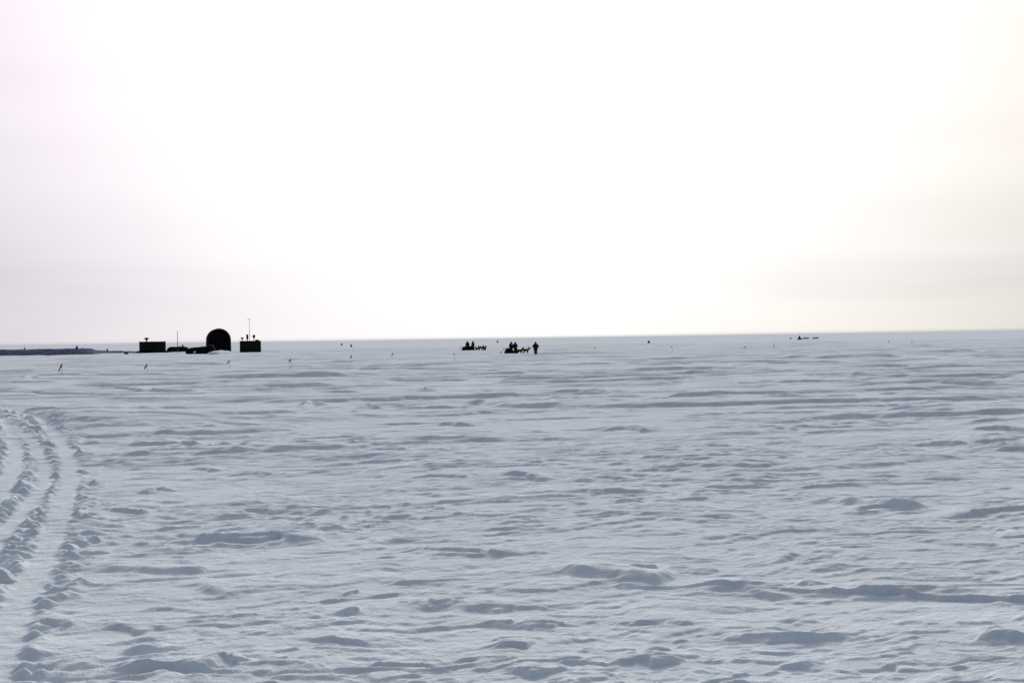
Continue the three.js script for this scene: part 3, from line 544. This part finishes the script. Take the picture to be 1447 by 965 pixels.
// sleds
function makeSled(p, turn, label, L, m) {
  const o = thing('dog_sled', label, 'sled', p, turn, 'dog sleds');
  for (const z of [-0.3, 0.3]) { const r = part(o, 'runner', tube([[-L / 2 - 0.25, 0.04, z], [0, 0.03, z], [L / 2 - 0.25, 0.04, z], [L / 2 + 0.05, 0.16, z], [L / 2 + 0.2, 0.42, z]], 0.035, 40), m); for (let k = 0; k < 5; k++) part(r, 'stanchion', cyl(0.022, 0.022, 0.22, -L / 2 + 0.25 + k * (L - 0.6) / 4, 0.04, z, 8), m); }
  for (let k = 0; k < 6; k++) part(o, 'slat', box(L, 0.02, 0.08, -0.05, 0.27, -0.27 + k * 0.108, 0.008), m);
  for (const z of [-0.34, 0.34]) part(o, 'side_board', box(L, 0.3, 0.03, -0.05, 0.2, z, 0.01), m);
  part(o, 'brush_bow', tube([[L / 2 + 0.2, 0.42, -0.3], [L / 2 + 0.34, 0.45, 0], [L / 2 + 0.2, 0.42, 0.3]], 0.03, 20), m);
  part(o, 'handlebar', tube([[-L / 2 + 0.15, 0.28, -0.3], [-L / 2 - 0.15, 0.7, -0.3], [-L / 2 - 0.25, 0.92, -0.2], [-L / 2 - 0.25, 0.95, 0], [-L / 2 - 0.25, 0.92, 0.2], [-L / 2 - 0.15, 0.7, 0.3], [-L / 2 + 0.15, 0.28, 0.3]], 0.025, 50), m);
  return o;
}
function bundle(p, turn, lift, L, Wd, Hh, m, label, seed, dx = 0) {
  const c = Math.cos(turn), s = Math.sin(turn), q = [p[0] + dx * c, p[1] - dx * s];
  const o = tag(new THREE.Group(), label, 'bundle', 'loads on the dog sleds'); o.name = uniqueName('cargo_bundle'); o.position.set(q[0], gy(p[0], p[1]) + lift, q[1]); o.rotation.y = turn; scene.add(o);
  part(o, 'cover', tarpGeo(L, Wd, Hh, seed, () => [0, 1]), m);
  part(o, 'underside', box(L * 0.9, 0.04, Wd * 0.85, 0, 0.022, 0), m);
  for (const x of [-L * 0.25, L * 0.25]) part(o, 'lashing', T(strap(L, Wd * 1.02, Hh - 0.12, x), 0, -0.1, 0), M.rope);
  return o;
}
// team with the rust-brown sled
{
  const p = ground(662, 498.2), t = 0.12;
  makeSled(p, t, 'rust brown dog sled with a long dark load and two people behind it', 2.3, M.rustBrown);
  bundle(p, t, 0.285, 2.2, 0.62, 0.62, M.tarp, 'long dark lashed bundle on the rust brown sled', 300);
  const b = (px, back) => { const q = ground(px, 498.2); return [q[0], q[1] - back]; };
  person(b(660.3, 0.75), 0.2, poseStoop, M.parkaGreen, M.trousers, 1.04, 'person in dark green parka leaning over the rust brown sled');
  person(b(668.2, 0.8), -0.9, poseDown, M.parkaRed, M.trousers, 1.03, 'person in dark red parka standing behind the rust brown sled');
  dog(675.2, 497.3, 0.15, 'brown', 'red-brown sled dog standing just ahead of the rust brown sled');
  dog(679.3, 496.4, -0.1, 'olive', 'olive-brown sled dog at the middle of the rust brown sled team');
  dog(684.6, 496.6, 1.0, 'brown', 'lone brown lead dog turned away ahead of the rust brown sled team', null, 1.05);
}
// team with the yellow bundle
{
  const p = ground(722.4, 501.2), t = 0.6;
  makeSled(p, t, 'dark dog sled carrying a black load and a yellow bundle', 1.9, M.blackPaint);
  bundle(p, t, 0.29, 1.0, 0.62, 0.62, M.tarp, 'black lashed bundle at the handlebar end of the dark sled', 310, -0.42);
  bundle(p, t, 0.29, 0.75, 0.6, 0.3, M.yellowCloth, 'small yellow bundle on the front of the dark sled', 320, 0.5);
  const b = (px, back) => { const q = ground(px, 501.2); return [q[0], q[1] - back]; };
  const a = person(b(722.6, 0.95), 0.5, poseDown, M.parkaBlack, M.trousers, 1.0, 'person in black parka with a white pack behind the yellow-loaded sled');
  part(a, 'white_pack', box(0.22, 0.26, 0.12, 0.06, 1.4, 0.26, 0.05), M.canvasWhite);
  person(b(728.3, 0.8), -0.5, poseOut, M.parkaBlack, M.trousers, 1.0, 'person in plain black parka, elbows out, behind the yellow-loaded sled');
  dog(734.2, 501, 0.1, 'black', 'black sled dog standing right in front of the yellow-loaded sled', null, 1.12);
  dog(743.2, 500.6, 0.05, 'tan', 'tan lead dog standing between the black dog and the lone person', null, 1.1);
}
person(ground(757.1, 503.2), 0.1, poseOut, M.parkaBlack, M.plumTrousers, 1.07, 'person in black parka standing alone with both elbows bent outward');
// farthest team
{
  const p = ground(1131.2, 480), t = 0.1;
  makeSled(p, t, 'small dark red-loaded dog sled far off near the horizon', 2.0, M.wood);
  bundle(p, t, 0.29, 1.3, 0.62, 0.6, M.parkaRed, 'dark red lashed bundle on the farthest sled', 330, -0.2);
  person([p[0] - 0.1, p[1] - 0.8], 0.4, poseDown, M.parkaRed, M.trousers, 1, 'person in dark red parka at the farthest sled near the horizon');
  const cs = ['tan', 'brown', 'tan', 'brown', 'tan', 'brown'];
  [1136.8, 1139.6, 1142.6, 1150.2, 1153, 1155.8].forEach((x, i) => dog(x, 479.5 - 0.02 * (x - 1131), 0.1 * Math.sin(i * 3), cs[i], `${cs[i] === 'tan' ? 'tan' : 'brown'} sled dog in the ${i < 3 ? 'rear trio beside the sled' : 'leading trio ahead of the gap'} of the farthest team`, 'dogs of the farthest team', 1.05));
}
scene.traverse(o => { if (o.isMesh) { o.castShadow = true; o.receiveShadow = true; } });
renderer.render(scene, camera);
